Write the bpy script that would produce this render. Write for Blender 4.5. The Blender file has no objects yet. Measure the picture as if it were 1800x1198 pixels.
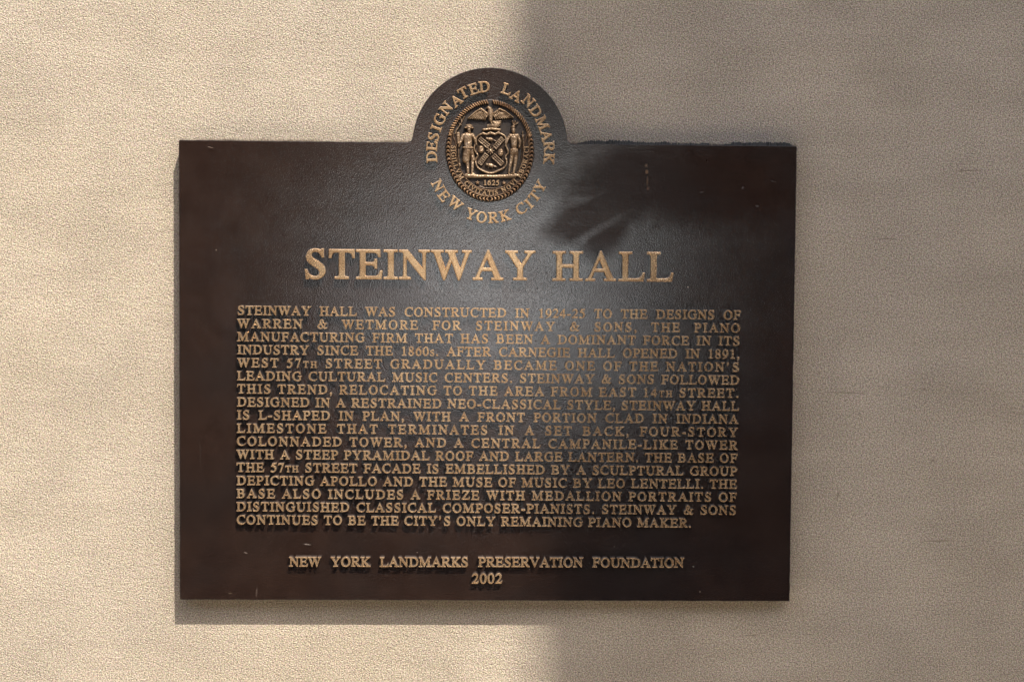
import bpy, math, random
import numpy as np
from mathutils import Vector, Matrix
from mathutils.geometry import tessellate_polygon

random.seed(7)
rng = np.random.default_rng(7)
S = bpy.context.scene
COL = S.collection

# ------------------------------------------------------------------ camera
THICK = 0.017                      # plaque front stands this far off the wall (wall face is y = 0)
PW, PH, PZ = 0.61, 0.4549, 1.6     # plaque width, height, height of its centre above the pavement
YAW, PITCH, ROLL = 0.0229, -0.0428, 0.0078
CAM = Vector((-0.0085, -(1.4103 + THICK), PZ + 0.0927))
fwd = Vector((math.sin(YAW)*math.cos(PITCH), math.cos(YAW)*math.cos(PITCH), math.sin(PITCH)))
r0 = Vector((math.cos(YAW), -math.sin(YAW), 0)); u0 = r0.cross(fwd)
right = r0*math.cos(ROLL) + u0*math.sin(ROLL); up = -r0*math.sin(ROLL) + u0*math.cos(ROLL)
cam = bpy.data.cameras.new('camera'); cam.lens = 50; cam.sensor_width = 36
cam.clip_start = 0.05; cam.clip_end = 500
co = bpy.data.objects.new('camera', cam); COL.objects.link(co)
M = Matrix((right, up, -fwd)).transposed().to_4x4(); M.translation = CAM
co.matrix_world = M; S.camera = co

# ------------------------------------------------------------------ sky and sun
SUN = Vector((0.31, -0.58, 1.0)).normalized()       # direction towards the sun
el = math.asin(SUN.z); az = math.atan2(SUN.x, SUN.y)
w = bpy.data.worlds.new('World'); S.world = w; w.use_nodes = True
nt = w.node_tree; nt.nodes.clear()
sky = nt.nodes.new('ShaderNodeTexSky'); sky.sky_type = 'NISHITA'; sky.sun_disc = False
sky.sun_elevation = el; sky.sun_rotation = az; sky.air_density = 0.7; sky.dust_density = 2.5; sky.ozone_density = 1.0
bg = nt.nodes.new('ShaderNodeBackground'); bg.inputs['Strength'].default_value = 0.15
wo = nt.nodes.new('ShaderNodeOutputWorld')
nt.links.new(sky.outputs[0], bg.inputs[0]); nt.links.new(bg.outputs[0], wo.inputs[0])
sl = bpy.data.lights.new('sun', 'SUN'); sl.energy = 3.65; sl.angle = math.radians(0.55); sl.color = (1.0, 0.91, 0.80)
so = bpy.data.objects.new('sun', sl); COL.objects.link(so)
so.rotation_euler = SUN.to_track_quat('Z', 'Y').to_euler(); so.location = (2, -4, 8)
S.view_settings.view_transform = 'Standard'; S.view_settings.look = 'None'
S.view_settings.exposure = 1.08; S.view_settings.gamma = 1.0; S.view_settings.use_curve_mapping = False

# ------------------------------------------------------------------ helpers
def survey(px, py, out=THICK):
    """photo survey point -> (x, z) on the plane standing `out` metres off the wall"""
    d = fwd + right*((px-900)/2500) - up*((py-599)/2500)
    t = (-out - CAM.y)/d.y
    p = CAM + d*t
    return p.x, p.z
MM = PW/1080.0                     # metres per photo pixel, near enough on the plaque

def tag(o, label=None, cat=None, group=None, kind=None):
    if label: o['label'] = label
    if cat: o['category'] = cat
    if group: o['group'] = group
    if kind: o['kind'] = kind
    return o

def mesh_obj(name, V, F, mats, parent=None, fmat=None, smooth=False):
    me = bpy.data.meshes.new(name)
    me.from_pydata([tuple(v) for v in V], [], F)
    for m in (mats if isinstance(mats, (list, tuple)) else [mats]): me.materials.append(m)
    if fmat is not None: me.polygons.foreach_set('material_index', np.asarray(fmat, dtype=np.int32))
    if smooth: me.polygons.foreach_set('use_smooth', np.ones(len(F), dtype=bool))
    me.update()
    o = bpy.data.objects.new(name, me); COL.objects.link(o)
    if parent: o.parent = parent; o.matrix_parent_inverse = Matrix.Translation(parent.location).inverted()
    return o

def box(lo, hi):
    x0,y0,z0 = lo; x1,y1,z1 = hi
    V = [(x0,y0,z0),(x1,y0,z0),(x1,y1,z0),(x0,y1,z0),(x0,y0,z1),(x1,y0,z1),(x1,y1,z1),(x0,y1,z1)]
    return V, [(0,3,2,1),(4,5,6,7),(0,1,5,4),(1,2,6,5),(2,3,7,6),(3,0,4,7)]

class NB:
    """small node builder"""
    def __init__(s, name):
        s.m = bpy.data.materials.new(name); s.m.use_nodes = True
        s.t = s.m.node_tree; s.b = s.t.nodes['Principled BSDF']
        s.co = s.t.nodes.new('ShaderNodeTexCoord').outputs['Object']
    def set(s, sock, v):
        if isinstance(v, bpy.types.NodeSocket): s.t.links.new(v, sock)
        else: sock.default_value = v
    def math(s, op, a, b=0.0, c=None, clamp=False):
        n = s.t.nodes.new('ShaderNodeMath'); n.operation = op; n.use_clamp = clamp
        s.set(n.inputs[0], a); s.set(n.inputs[1], b)
        if c is not None: s.set(n.inputs[2], c)
        return n.outputs[0]
    def noise(s, scale, detail=2, rough=0.5, vec=None, dist=0.0, col=False):
        n = s.t.nodes.new('ShaderNodeTexNoise'); s.set(n.inputs['Vector'], vec or s.co)
        n.inputs['Scale'].default_value = scale; n.inputs['Detail'].default_value = detail
        n.inputs['Roughness'].default_value = rough; n.inputs['Distortion'].default_value = dist
        return n.outputs['Color' if col else 'Fac']
    def mapping(s, loc=(0,0,0), rot=(0,0,0), sc=(1,1,1), vec=None, typ='POINT'):
        n = s.t.nodes.new('ShaderNodeMapping'); n.vector_type = typ; s.set(n.inputs['Vector'], vec or s.co)
        n.inputs['Location'].default_value = loc; n.inputs['Rotation'].default_value = rot; n.inputs['Scale'].default_value = sc
        return n.outputs[0]
    def rng(s, v, a, b, c=0.0, d=1.0, smooth=True):
        n = s.t.nodes.new('ShaderNodeMapRange'); n.interpolation_type = 'SMOOTHSTEP' if smooth else 'LINEAR'
        s.set(n.inputs['Value'], v)
        for k, x in zip(('From Min','From Max','To Min','To Max'), (a,b,c,d)): s.set(n.inputs[k], x)
        return n.outputs['Result']
    def mix(s, f, a, b, mode='MIX'):
        n = s.t.nodes.new('ShaderNodeMix'); n.data_type = 'RGBA'; n.blend_type = mode
        s.set(n.inputs[0], f)
        for k, x in ((6, a), (7, b)):
            s.set(n.inputs[k], (*x, 1) if isinstance(x, tuple) and len(x) == 3 else x)
        return n.outputs[2]
    def xyz(s, vec=None):
        n = s.t.nodes.new('ShaderNodeSeparateXYZ'); s.set(n.inputs[0], vec or s.co); return n.outputs
    def vlen(s, vec):
        n = s.t.nodes.new('ShaderNodeVectorMath'); n.operation = 'LENGTH'; s.set(n.inputs[0], vec); return n.outputs['Value']
    def bump(s, h, strength, dist, prev=None):
        n = s.t.nodes.new('ShaderNodeBump'); n.inputs['Strength'].default_value = strength
        n.inputs['Distance'].default_value = dist; s.set(n.inputs['Height'], h)
        if prev: s.set(n.inputs['Normal'], prev)
        return n.outputs[0]
    def out(s, **k):
        for kk, v in k.items():
            s.set(s.b.inputs[kk.replace('_', ' ')], (*v, 1) if isinstance(v, tuple) and len(v) == 3 else v)
        return s.m
    def blot(s, cx, cz, rx, rz, deg, lo=0.75, hi=1.15, wob=0.0, nz=None):
        """soft-edged elliptical mark on the x-z plane, 1 inside"""
        v = s.mapping((cx, 0, cz), (0, math.radians(deg), 0), (rx, 1000, rz), typ='TEXTURE')
        d = s.vlen(v)
        if nz is not None: d = s.math('MULTIPLY_ADD', s.math('SUBTRACT', nz, 0.5), wob, d)
        return s.rng(d, lo, hi, 1.0, 0.0)

# ------------------------------------------------------------------ materials
def wall_material():
    n = NB('tooled_limestone')
    x, y, z = n.xyz()
    grit = n.noise(760, 3, 0.6)
    pits = n.noise(700, 2, 0.7, n.mapping(rot=(0, math.radians(24), 0), sc=(1.6, 1, 0.85), typ='TEXTURE'))
    streak = n.noise(9, 4, 0.6, n.mapping(sc=(0.8, 1, 5.0)))
    hair = n.noise(30, 4, 0.7, n.mapping(rot=(0, math.radians(4), 0), sc=(0.5, 1, 7.0)))
    cloud = n.noise(3.2, 3, 0.55)
    colsp = n.noise(900, 1, 0.5, col=True)
    c = n.mix(n.rng(streak, 0.05, 0.95), (0.412, 0.353, 0.268), (0.486, 0.420, 0.324))
    c = n.mix(n.rng(cloud, 0.35, 0.7, 0, 0.35), c, (0.425, 0.38, 0.315))
    c = n.mix(n.rng(hair, 0.58, 0.8, 0, 0.35), c, (0.40, 0.31, 0.21))
    c = n.mix(0.8, c, n.mix(1.0, c, n.rng(grit, 0.36, 0.64, 0.35, 1.65, False), 'MULTIPLY'))
    c = n.mix(1.0, c, n.rng(pits, 0.34, 0.50, 0.72, 1.05), 'MULTIPLY')
    c = n.mix(0.32, c, colsp, 'OVERLAY')
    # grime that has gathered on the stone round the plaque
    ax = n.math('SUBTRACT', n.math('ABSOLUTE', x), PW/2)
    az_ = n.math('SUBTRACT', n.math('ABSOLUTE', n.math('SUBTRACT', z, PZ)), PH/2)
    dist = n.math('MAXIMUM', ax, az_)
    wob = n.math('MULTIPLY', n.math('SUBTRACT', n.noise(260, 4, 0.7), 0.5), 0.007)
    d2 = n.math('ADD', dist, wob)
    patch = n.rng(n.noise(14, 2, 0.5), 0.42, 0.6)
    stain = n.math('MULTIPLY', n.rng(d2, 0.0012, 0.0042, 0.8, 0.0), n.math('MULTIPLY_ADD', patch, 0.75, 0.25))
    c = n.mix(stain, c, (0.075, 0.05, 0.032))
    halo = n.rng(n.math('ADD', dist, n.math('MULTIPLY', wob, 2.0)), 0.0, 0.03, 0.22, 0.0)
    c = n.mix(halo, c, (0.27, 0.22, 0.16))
    for (px, py, rx, ry, deg) in ((1625,683,3,1.6,10), (1640,809,4,2.4,0), (1473,870,2,9,20), (1321,1116,16,1.2,-4), (1180,1088,12,1,3), (1560,420,22,1.2,2), (1700,300,30,1.4,-3), (120,420,3,1.5,20), (250,700,2.5,2,0), (560,60,3,1.6,30), (1490,690,40,1.2,2), (1650,950,36,1.3,-2)):
        qx, qz = survey(px, py, 0.0)
        c = n.mix(n.math('MULTIPLY', n.blot(qx, qz, rx*MM, ry*MM, deg, 0.2, 1.3), n.rng(grit, 0.35, 0.6, 0.25, 0.75)), c, (0.17, 0.12, 0.08))
    amp = n.rng(n.noise(11, 3, 0.6), 0.3, 0.7, 0.45, 1.25)
    pits = n.math('MULTIPLY', pits, amp)
    lumps = n.noise(210, 2, 0.5, n.mapping(rot=(0, math.radians(20), 0), sc=(1.6, 1, 0.8), typ='TEXTURE'))
    pits = n.math('ADD', pits, n.math('MULTIPLY', lumps, 0.4))
    h = n.math('ADD', n.math('MULTIPLY', pits, 1.0), n.math('MULTIPLY', grit, 0.35))
    b = n.bump(n.noise(40, 3, 0.6), 0.18, 0.002)
    b = n.bump(h, 1.0, 0.0024, b)
    return n.out(Base_Color=c, Roughness=0.92, Normal=b, Specular_IOR_Level=0.2)

def plate_material():
    n = NB('dark_patinated_bronze')
    x, y, z = n.xyz()
    big = n.noise(9, 3, 0.55)
    mott = n.noise(38, 4, 0.65)
    smudge = n.noise(16, 3, 0.6, n.mapping(rot=(0, math.radians(40), 0), sc=(0.6, 1, 1.6)))
    pebble = n.noise(900, 1, 0.5)
    fine = n.noise(1700, 1, 0.6)
    c = n.mix(n.rng(mott, 0.3, 0.7), (0.0215, 0.0112, 0.0078), (0.0285, 0.0155, 0.0108))
    c = n.mix(n.rng(big, 0.4, 0.65, 0, 0.5), c, (0.0170, 0.0125, 0.0110))
    vor = n.t.nodes.new('ShaderNodeTexVoronoi'); vor.inputs['Scale'].default_value = 60
    n.set(vor.inputs['Vector'], n.mapping(sc=(1, 0.0, 1)))
    vc = n.t.nodes.new('ShaderNodeSeparateColor'); n.set(vc.inputs[0], vor.outputs['Color'])
    speck = n.math('MULTIPLY', n.math('LESS_THAN', vor.outputs['Distance'], n.math('MULTIPLY', vc.outputs[1], 0.036)), n.math('GREATER_THAN', vc.outputs[0], 0.72))
    c = n.mix(n.math('MULTIPLY', speck, 0.6), c, (0.32, 0.27, 0.22))
    for (px, py, rx, ry, deg, col) in ((1136,291,3,3,0,(.20,.14,.09)), (1137,302,3,4,0,(.26,.15,.08)), (1138,318,1.5,9,3,(.16,.10,.06)), (1139,331,2.5,4,0,(.12,.07,.05)),
          (370,259,6,1,12,(.25,.2,.16)), (540,956,7,1.2,8,(.4,.36,.32)), (432,971,4,1.2,20,(.35,.3,.26)), (405,1042,4,1,-10,(.2,.15,.1)), (451,1040,1.6,9,4,(.12,.09,.075)),
          (1233,338,4,1,-15,(.16,.15,.14)), (1360,319,6,.8,12,(.14,.13,.12)), (1306,330,2,2,0,(.2,.19,.18)), (1331,362,3,1.3,10,(.2,.19,.18)), (690,930,8,.8,25,(.2,.17,.15)),
          (470,420,.9,26,6,(.05,.042,.037)), (352,800,.8,40,-3,(.05,.04,.034)), (620,355,5,1,30,(.2,.17,.15)), (1080,960,2,1.4,0,(.3,.28,.25)), (1219,995,1.6,1.6,0,(.5,.48,.45))):
        qx, qz = survey(px, py)
        c = n.mix(n.math('MULTIPLY', n.blot(qx, qz, rx*MM, ry*MM, deg, 0.2, 1.3), n.rng(fine, 0.35, 0.6, 0.2, 0.75)), c, col)
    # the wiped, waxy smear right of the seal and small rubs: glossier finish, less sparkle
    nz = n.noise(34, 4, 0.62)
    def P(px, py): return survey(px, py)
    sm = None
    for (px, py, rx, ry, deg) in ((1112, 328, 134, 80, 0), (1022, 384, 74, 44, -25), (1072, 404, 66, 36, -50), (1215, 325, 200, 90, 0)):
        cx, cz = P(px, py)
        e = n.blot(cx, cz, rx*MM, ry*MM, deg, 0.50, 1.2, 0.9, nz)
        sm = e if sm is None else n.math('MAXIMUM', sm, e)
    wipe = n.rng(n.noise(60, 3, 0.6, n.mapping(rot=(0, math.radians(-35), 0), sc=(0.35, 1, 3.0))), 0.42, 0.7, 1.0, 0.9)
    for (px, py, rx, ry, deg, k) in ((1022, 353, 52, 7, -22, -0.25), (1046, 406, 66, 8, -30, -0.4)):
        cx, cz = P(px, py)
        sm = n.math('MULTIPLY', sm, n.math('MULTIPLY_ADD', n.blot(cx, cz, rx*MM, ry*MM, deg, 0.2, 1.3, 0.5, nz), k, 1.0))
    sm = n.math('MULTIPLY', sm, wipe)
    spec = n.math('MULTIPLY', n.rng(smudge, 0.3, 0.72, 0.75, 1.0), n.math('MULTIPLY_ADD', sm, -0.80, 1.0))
    rough = n.rng(mott, 0.3, 0.7, 0.09, 0.13)
    b = n.bump(n.noise(14, 2, 0.5), 0.12, 0.0015)
    b = n.bump(n.math('ADD', pebble, n.math('MULTIPLY', fine, 0.4)), 0.65, 0.00015, b)
    n.set(n.b.inputs['IOR'], 3.6); n.set(n.b.inputs['Specular Tint'], (0.89, 0.94, 1.0, 1))
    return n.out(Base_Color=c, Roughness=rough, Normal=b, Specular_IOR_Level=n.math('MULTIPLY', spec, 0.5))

def bronze(name, c1, c2, metal, rough, bump=0.35, worn=False):
    n = NB(name)
    c = n.mix(n.rng(n.noise(70, 4, 0.65), 0.32, 0.7), c1, c2)
    if worn:
        at = n.t.nodes.new('ShaderNodeAttribute'); at.attribute_name = 'crest'
        c = n.mix(n.rng(at.outputs['Fac'], 0.25, 0.9), (0.055, 0.038, 0.027), c)
    f = n.noise(620, 3, 0.6)
    c = n.mix(n.rng(f, 0.52, 0.75, 0, 0.5 if worn else 0.12), c, tuple(v*0.45 for v in c1))
    return n.out(Base_Color=c, Metallic=metal, Roughness=n.rng(f, 0.3, 0.7, rough-0.06, rough+0.1),
                 Normal=n.bump(f, bump, 0.0005))
M_WALL = wall_material(); M_PLATE = plate_material()
M_GOLD = bronze('buffed_bronze', (0.66, 0.425, 0.23), (0.88, 0.62, 0.365), 0.79, 0.20, 0.07)
M_SIDE = bronze('dark_bronze_side', (0.075, 0.052, 0.036), (0.12, 0.085, 0.060), 0.35, 0.42, 0.1)
M_SEAL = bronze('worn_seal_bronze', (0.20, 0.128, 0.072), (0.42, 0.305, 0.195), 0.5, 0.34, 0.5, True)
M_WREATH = bronze('reddish_bronze', (0.20, 0.105, 0.052), (0.40, 0.25, 0.13), 0.45, 0.38, 0.5, True)
M_FIELD = bronze('seal_field_bronze', (0.026, 0.021, 0.018), (0.045, 0.034, 0.026), 0.1, 0.42, 0.6)
M_MOTTO = bronze('motto_bronze', (0.30, 0.19, 0.10), (0.5, 0.34, 0.2), 0.5, 0.36)
def plain(name, c, rough=0.8, amp=0.25, scale=8):
    n = NB(name)
    k = n.mix(n.noise(scale, 5, 0.6), tuple(v*(1-amp) for v in c), tuple(v*(1+amp) for v in c))
    return n.out(Base_Color=k, Roughness=rough)
M_SEALANT = plain('old_sealant', (0.040, 0.040, 0.036), 0.9, 0.45, 300)

# ------------------------------------------------------------------ ground, wall, and unseen pieces added to shape the light
V, F = box((-30, -2.6, -0.3), (30, 0.5, 0.0))
tag(mesh_obj('pavement', V, F, plain('pavement_concrete', (0.42, 0.37, 0.30), 0.9)), kind='structure')
V, F = box((-60, -5.2, -0.4), (60, -2.6, -0.13))
tag(mesh_obj('road', V, F, plain('road_asphalt', (0.045, 0.044, 0.043), 0.9)), kind='structure')
V, F = box((-60, -90, -0.4), (60, -5.2, -0.12))
tag(mesh_obj('sheen_ground', V, F, plain('sheen_ground_paving', (0.42, 0.41, 0.39), 0.9)), kind='structure')  # pale ground added to brighten what shows through the screen's opening
V, F = box((-5, 0.0, 0.0), (5, 0.5, 12.0))
wall = tag(mesh_obj('stone_wall', V, F, M_WALL), 'pale beige tooled stone wall, half sunlit and half shaded, behind the bronze plaque', 'wall')
# slab added out of view; its splayed end draws the slanting shade line
ZC, T = 6.6, 0.08
kx, kz = SUN.x/-SUN.y, SUN.z/-SUN.y
def edge(o):
    zw = ZC - kz*o
    return 0.033 + 0.05*(PZ - zw) + kx*o
o1 = 4.2
V = [(edge(0.02), -0.02, ZC), (7, -0.02, ZC), (7, -o1, ZC), (edge(o1), -o1, ZC)]
V += [(a, b, c+T) for a, b, c in V]
tag(mesh_obj('shade_caster', V, [(3,2,1,0),(4,5,6,7),(0,1,5,4),(1,2,6,5),(2,3,7,6),(3,0,4,7)], plain('shade_caster_metal', (0.06, 0.058, 0.055), 0.6)),
    'dark flat slab, unseen, added high on the stone wall to shade its right side', 'shade_caster')
# dark screen added out of view; its square opening makes the sheen on the plaque
GX, GY, GZ, GW, GH, HT = 0.07, -5.0, 1.70, 0.46, 0.42, 4.4
V, F = [], []
for lo, hi in (((-14, GY-0.08, -0.13), (GX-GW, GY, HT)), ((GX+GW, GY-0.08, -0.13), (14, GY, HT)),
               ((GX-GW, GY-0.08, GZ+GH), (GX+GW, GY, HT)), ((GX-GW, GY-0.08, -0.13), (GX+GW, GY, GZ-GH))):
    v, f = box(lo, hi); k = len(V); V += v; F += [tuple(i+k for i in q) for q in f]
tag(mesh_obj('sheen_screen', V, F, plain('sheen_screen_dark', (0.013, 0.012, 0.011), 0.9)),
    'tall dark screen added unseen across the road, its square opening shaping the sheen', 'added_screen')

# ------------------------------------------------------------------ serif letterforms (1000 units to the em)
SB = lambda a: a
G = {}
def g(ch, w, *paths): G[ch] = (w, paths)
def ell(cx, cy, rx, ry):
    k = 0.5523
    return (f'M{cx+rx} {cy} C{cx+rx} {cy+k*ry} {cx+k*rx} {cy+ry} {cx} {cy+ry} C{cx-k*rx} {cy+ry} {cx-rx} {cy+k*ry} {cx-rx} {cy} '
            f'C{cx-rx} {cy-k*ry} {cx-k*rx} {cy-ry} {cx} {cy-ry} C{cx+k*rx} {cy-ry} {cx+rx} {cy-k*ry} {cx+rx} {cy} Z')
g('A',722,'M15 0 L213 0 L213 19 C165 19 145 32 145 58 C145 70 149 85 155 101 L199 216 L458 216 L500 115 C510 90 515 70 515 55 C515 30 500 21 451 19 L451 0 L706 0 L706 19 C660 22 646 34 615 104 L367 674 L347 674 L140 185 C80 45 70 22 15 19 Z','M216 257 L331 532 L443 257 Z')
g('B',667,'M17 0 L330 0 C500 0 593 65 593 178 C593 265 540 320 425 345 C510 370 550 415 550 495 C550 600 475 662 340 662 L17 662 L17 643 C90 640 113 625 113 555 L113 107 C113 37 90 22 17 19 Z','M215 365 L300 365 C400 365 444 405 444 495 C444 585 395 624 300 624 L240 624 C220 624 215 618 215 600 Z','M215 325 L310 325 C420 325 480 275 480 182 C480 90 425 39 320 39 L270 39 C225 39 215 50 215 85 Z')
g('C',667,'M618 491 L597 491 C570 590 500 640 405 640 C255 640 140 530 140 335 C140 140 250 25 412 25 C500 25 565 60 617 125 L633 110 C575 30 490 -14 385 -14 C180 -14 28 125 28 330 C28 535 190 676 390 676 C465 676 520 645 550 645 C570 645 580 655 588 676 L608 676 Z')
g('D',722,'M16 0 L305 0 C530 0 685 130 685 335 C685 540 545 662 305 662 L16 662 L16 643 C90 640 111 625 111 555 L111 107 C111 37 90 22 16 19 Z','M213 85 C213 50 225 38 270 38 L295 38 C475 38 573 145 573 333 C573 520 480 624 290 624 L245 624 C222 624 213 615 213 595 Z')
g('E',611,'M12 0 L575 0 L597 169 L572 169 C540 70 500 38 400 38 L270 38 C215 38 201 50 201 85 L201 325 L340 325 C415 325 435 305 447 245 L472 245 L472 440 L447 440 C440 385 420 363 340 363 L201 363 L201 590 C201 615 208 624 235 624 L370 624 C480 624 510 600 525 519 L550 519 L546 662 L12 662 L12 643 C85 640 102 625 102 555 L102 107 C102 37 85 22 12 19 Z')
g('F',556,'M12 0 L292 0 L292 19 C222 22 201 37 201 107 L201 322 L330 322 C405 322 425 302 437 240 L462 240 L462 440 L437 440 C428 385 410 362 330 362 L201 362 L201 590 C201 615 208 624 235 624 L350 624 C465 624 500 600 521 519 L546 519 L543 662 L12 662 L12 643 C85 640 102 625 102 555 L102 107 C102 37 85 22 12 19 Z')
g('G',722,'M709 354 L454 354 L454 335 C535 330 550 315 550 250 L550 75 C510 45 465 25 405 25 C250 25 146 145 146 335 C146 525 255 640 400 640 C495 640 565 590 595 491 L615 491 L605 676 L585 676 C580 655 565 645 548 645 C520 645 465 676 390 676 C185 676 32 535 32 330 C32 125 185 -14 395 -14 C490 -14 590 20 650 70 L650 255 C650 320 660 332 709 335 Z')
g('H',722,'M19 0 L296 0 L296 19 C230 22 213 37 213 107 L213 310 L508 310 L508 107 C508 37 490 22 424 19 L424 0 L702 0 L702 19 C632 22 610 37 610 107 L610 555 C610 625 632 640 702 643 L702 662 L424 662 L424 643 C490 640 508 625 508 555 L508 354 L213 354 L213 555 C213 625 230 640 296 643 L296 662 L19 662 L19 643 C89 640 111 625 111 555 L111 107 C111 37 89 22 19 19 Z')
g('I',333,'M18 0 L315 0 L315 19 C237 22 219 36 219 107 L219 555 C219 626 230 640 315 643 L315 662 L18 662 L18 643 C103 640 117 626 117 555 L117 107 C117 36 99 22 18 19 Z')
g('K',722,'M34 0 L309 0 L309 19 C245 22 228 37 228 107 L228 295 L258 323 L430 125 C470 78 480 60 480 45 C480 28 465 20 421 19 L421 0 L723 0 L723 19 C675 22 645 40 590 100 L343 372 L545 565 C600 618 630 638 690 643 L690 662 L425 662 L425 643 C475 642 492 632 492 612 C492 590 470 565 430 527 L228 340 L228 555 C228 625 245 640 309 643 L309 662 L34 662 L34 643 C104 640 126 625 126 555 L126 107 C126 37 104 22 34 19 Z')
g('L',611,'M12 0 L570 0 L598 174 L573 174 C540 75 495 38 395 38 L265 38 C213 38 202 50 202 85 L202 555 C202 625 222 640 294 643 L294 662 L12 662 L12 643 C82 640 102 625 102 555 L102 107 C102 37 82 22 12 19 Z')
g('M',889,'M12 0 L244 0 L244 19 C172 22 149 42 149 120 L149 535 L385 0 L399 0 L652 545 L652 107 C652 37 630 22 560 19 L560 0 L863 0 L863 19 C785 22 764 37 764 107 L764 555 C764 625 785 640 863 643 L863 662 L664 662 L437 160 L213 662 L14 662 L14 643 C85 640 110 620 110 555 L110 130 C110 45 85 22 12 19 Z')
g('N',722,'M12 0 L253 0 L253 19 C180 22 152 42 152 120 L152 530 L588 -11 L607 -11 L607 540 C607 620 630 640 707 643 L707 662 L469 662 L469 643 C540 640 567 620 567 540 L567 200 L193 662 L12 662 L12 643 C55 640 75 630 110 590 L110 120 C110 42 85 22 12 19 Z')
g('O',722,ell(361,331,327,345),ell(361,331,213,308))
g('P',556,'M16 0 L296 0 L296 19 C220 22 202 37 202 107 L202 292 C230 288 255 286 285 286 C440 286 542 360 542 472 C542 592 450 662 290 662 L16 662 L16 643 C85 640 100 625 100 555 L100 107 C100 37 85 22 16 19 Z','M202 335 C225 328 245 327 265 327 C380 327 434 380 434 475 C434 575 380 624 265 624 L235 624 C210 624 202 615 202 595 Z')
g('R',667,'M17 0 L294 0 L294 19 C225 22 203 37 203 107 L203 305 L265 307 L489 0 L659 0 L659 19 C620 22 600 32 565 75 L370 322 C490 340 559 400 559 492 C559 600 470 662 310 662 L17 662 L17 643 C85 640 102 625 102 555 L102 107 C102 37 85 22 17 19 Z','M203 346 C370 346 451 385 451 490 C451 585 390 624 285 624 L235 624 C212 624 203 615 203 597 Z')
g('S',556,'M453 676 L430 676 C426 655 418 647 405 647 C385 647 340 676 270 676 C150 676 75 600 75 500 C75 405 140 350 240 290 C330 238 385 200 385 135 C385 70 335 27 262 27 C165 27 100 85 70 190 L48 190 L70 -11 L94 -11 C98 8 108 16 122 16 C145 16 195 -14 272 -14 C405 -14 491 70 491 175 C491 270 435 325 320 390 C220 447 165 480 165 545 C165 600 205 638 270 638 C350 638 405 590 432 505 L455 505 Z')
g('T',611,'M160 0 L452 0 L452 19 C380 22 357 40 357 110 L357 624 L420 624 C520 624 545 600 568 492 L593 492 L587 662 L23 662 L17 492 L42 492 C65 600 90 624 190 624 L255 624 L255 110 C255 40 232 22 160 19 Z')
g('U',722,'M14 643 L14 662 L290 662 L290 643 C225 640 204 625 204 555 L204 240 C204 110 265 40 380 40 C505 40 565 115 565 250 L565 540 C565 620 545 640 473 643 L473 662 L705 662 L705 643 C635 638 608 620 608 540 L608 255 C608 80 520 -14 360 -14 C195 -14 102 75 102 245 L102 555 C102 625 85 640 14 643 Z')
g('V',722,'M697 662 L697 643 C650 638 630 620 600 545 L377 -11 L360 -11 L120 555 C90 625 70 640 16 643 L16 662 L265 662 L265 643 C220 642 197 632 197 608 C197 596 201 580 208 562 L393 125 L558 540 C567 562 572 582 572 598 C572 628 550 642 497 643 L497 662 Z')
g('W',944,'M5 662 L5 643 C50 638 65 625 90 555 L290 -11 L308 -11 L477 455 L640 -11 L658 -11 L855 555 C878 622 895 638 932 643 L932 662 L735 662 L735 643 C785 641 805 630 805 605 C805 592 801 575 795 557 L680 190 L556 545 C550 565 545 585 545 598 C545 630 560 641 603 643 L603 662 L337 662 L337 643 C385 640 400 625 420 565 L447 490 L333 190 L208 555 C202 573 198 590 198 603 C198 630 218 641 266 643 L266 662 Z')
g('Y',722,'M703 662 L703 643 C650 636 625 615 580 545 L413 280 L413 107 C413 37 435 22 505 19 L505 0 L215 0 L215 19 C290 22 311 37 311 107 L311 270 L135 540 C85 620 70 640 22 643 L22 662 L289 662 L289 643 C240 642 222 632 222 612 C222 600 228 587 240 567 L385 335 L525 555 C537 575 543 592 543 606 C543 630 525 641 478 643 L478 662 Z')
g('Z',611,'M597 176 L575 0 L9 0 L9 15 L438 624 L225 624 C120 624 90 595 70 495 L45 495 L60 662 L573 662 L573 647 L145 38 L400 38 C500 38 540 75 573 182 Z')
g('&',778,'M750 68 C715 10 670 -13 615 -13 C550 -13 500 15 440 75 C375 15 310 -13 235 -13 C120 -13 42 55 42 155 C42 250 105 315 240 385 C212 440 200 480 200 520 C200 615 265 676 355 676 C440 676 495 625 495 550 C495 475 445 425 335 370 C375 295 430 215 500 145 C560 215 590 275 590 325 C590 360 575 375 525 380 L525 398 L735 398 L735 380 C690 375 675 360 650 305 C620 235 580 170 530 115 C580 70 615 52 655 52 C690 52 715 60 738 82 Z','M318 405 C390 445 420 490 420 550 C420 605 395 640 352 640 C310 640 283 612 283 565 C283 520 293 470 318 405 Z','M260 350 C310 250 365 170 420 105 C375 65 325 42 275 42 C195 42 143 95 143 180 C143 250 180 300 260 350 Z')
g('1',500,'M111 0 L394 0 L394 16 C325 18 302 32 302 90 L302 676 L288 676 L112 588 L112 570 C150 585 175 590 190 590 C208 590 214 578 214 550 L214 90 C214 32 185 18 111 16 Z')
g('2',500,'M475 137 L420 0 L30 0 L30 15 L215 205 C310 305 345 375 345 460 C345 545 295 595 215 595 C150 595 105 560 60 480 L40 487 C65 605 135 676 240 676 C355 676 430 600 430 495 C430 405 385 320 285 215 L150 76 L350 76 C405 76 425 90 455 144 Z')
g('4',500,'M472 167 L472 231 L370 231 L370 676 L326 676 L12 231 L12 167 L292 167 L292 0 L370 0 L370 167 Z','M62 231 L292 231 L292 565 Z')
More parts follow.
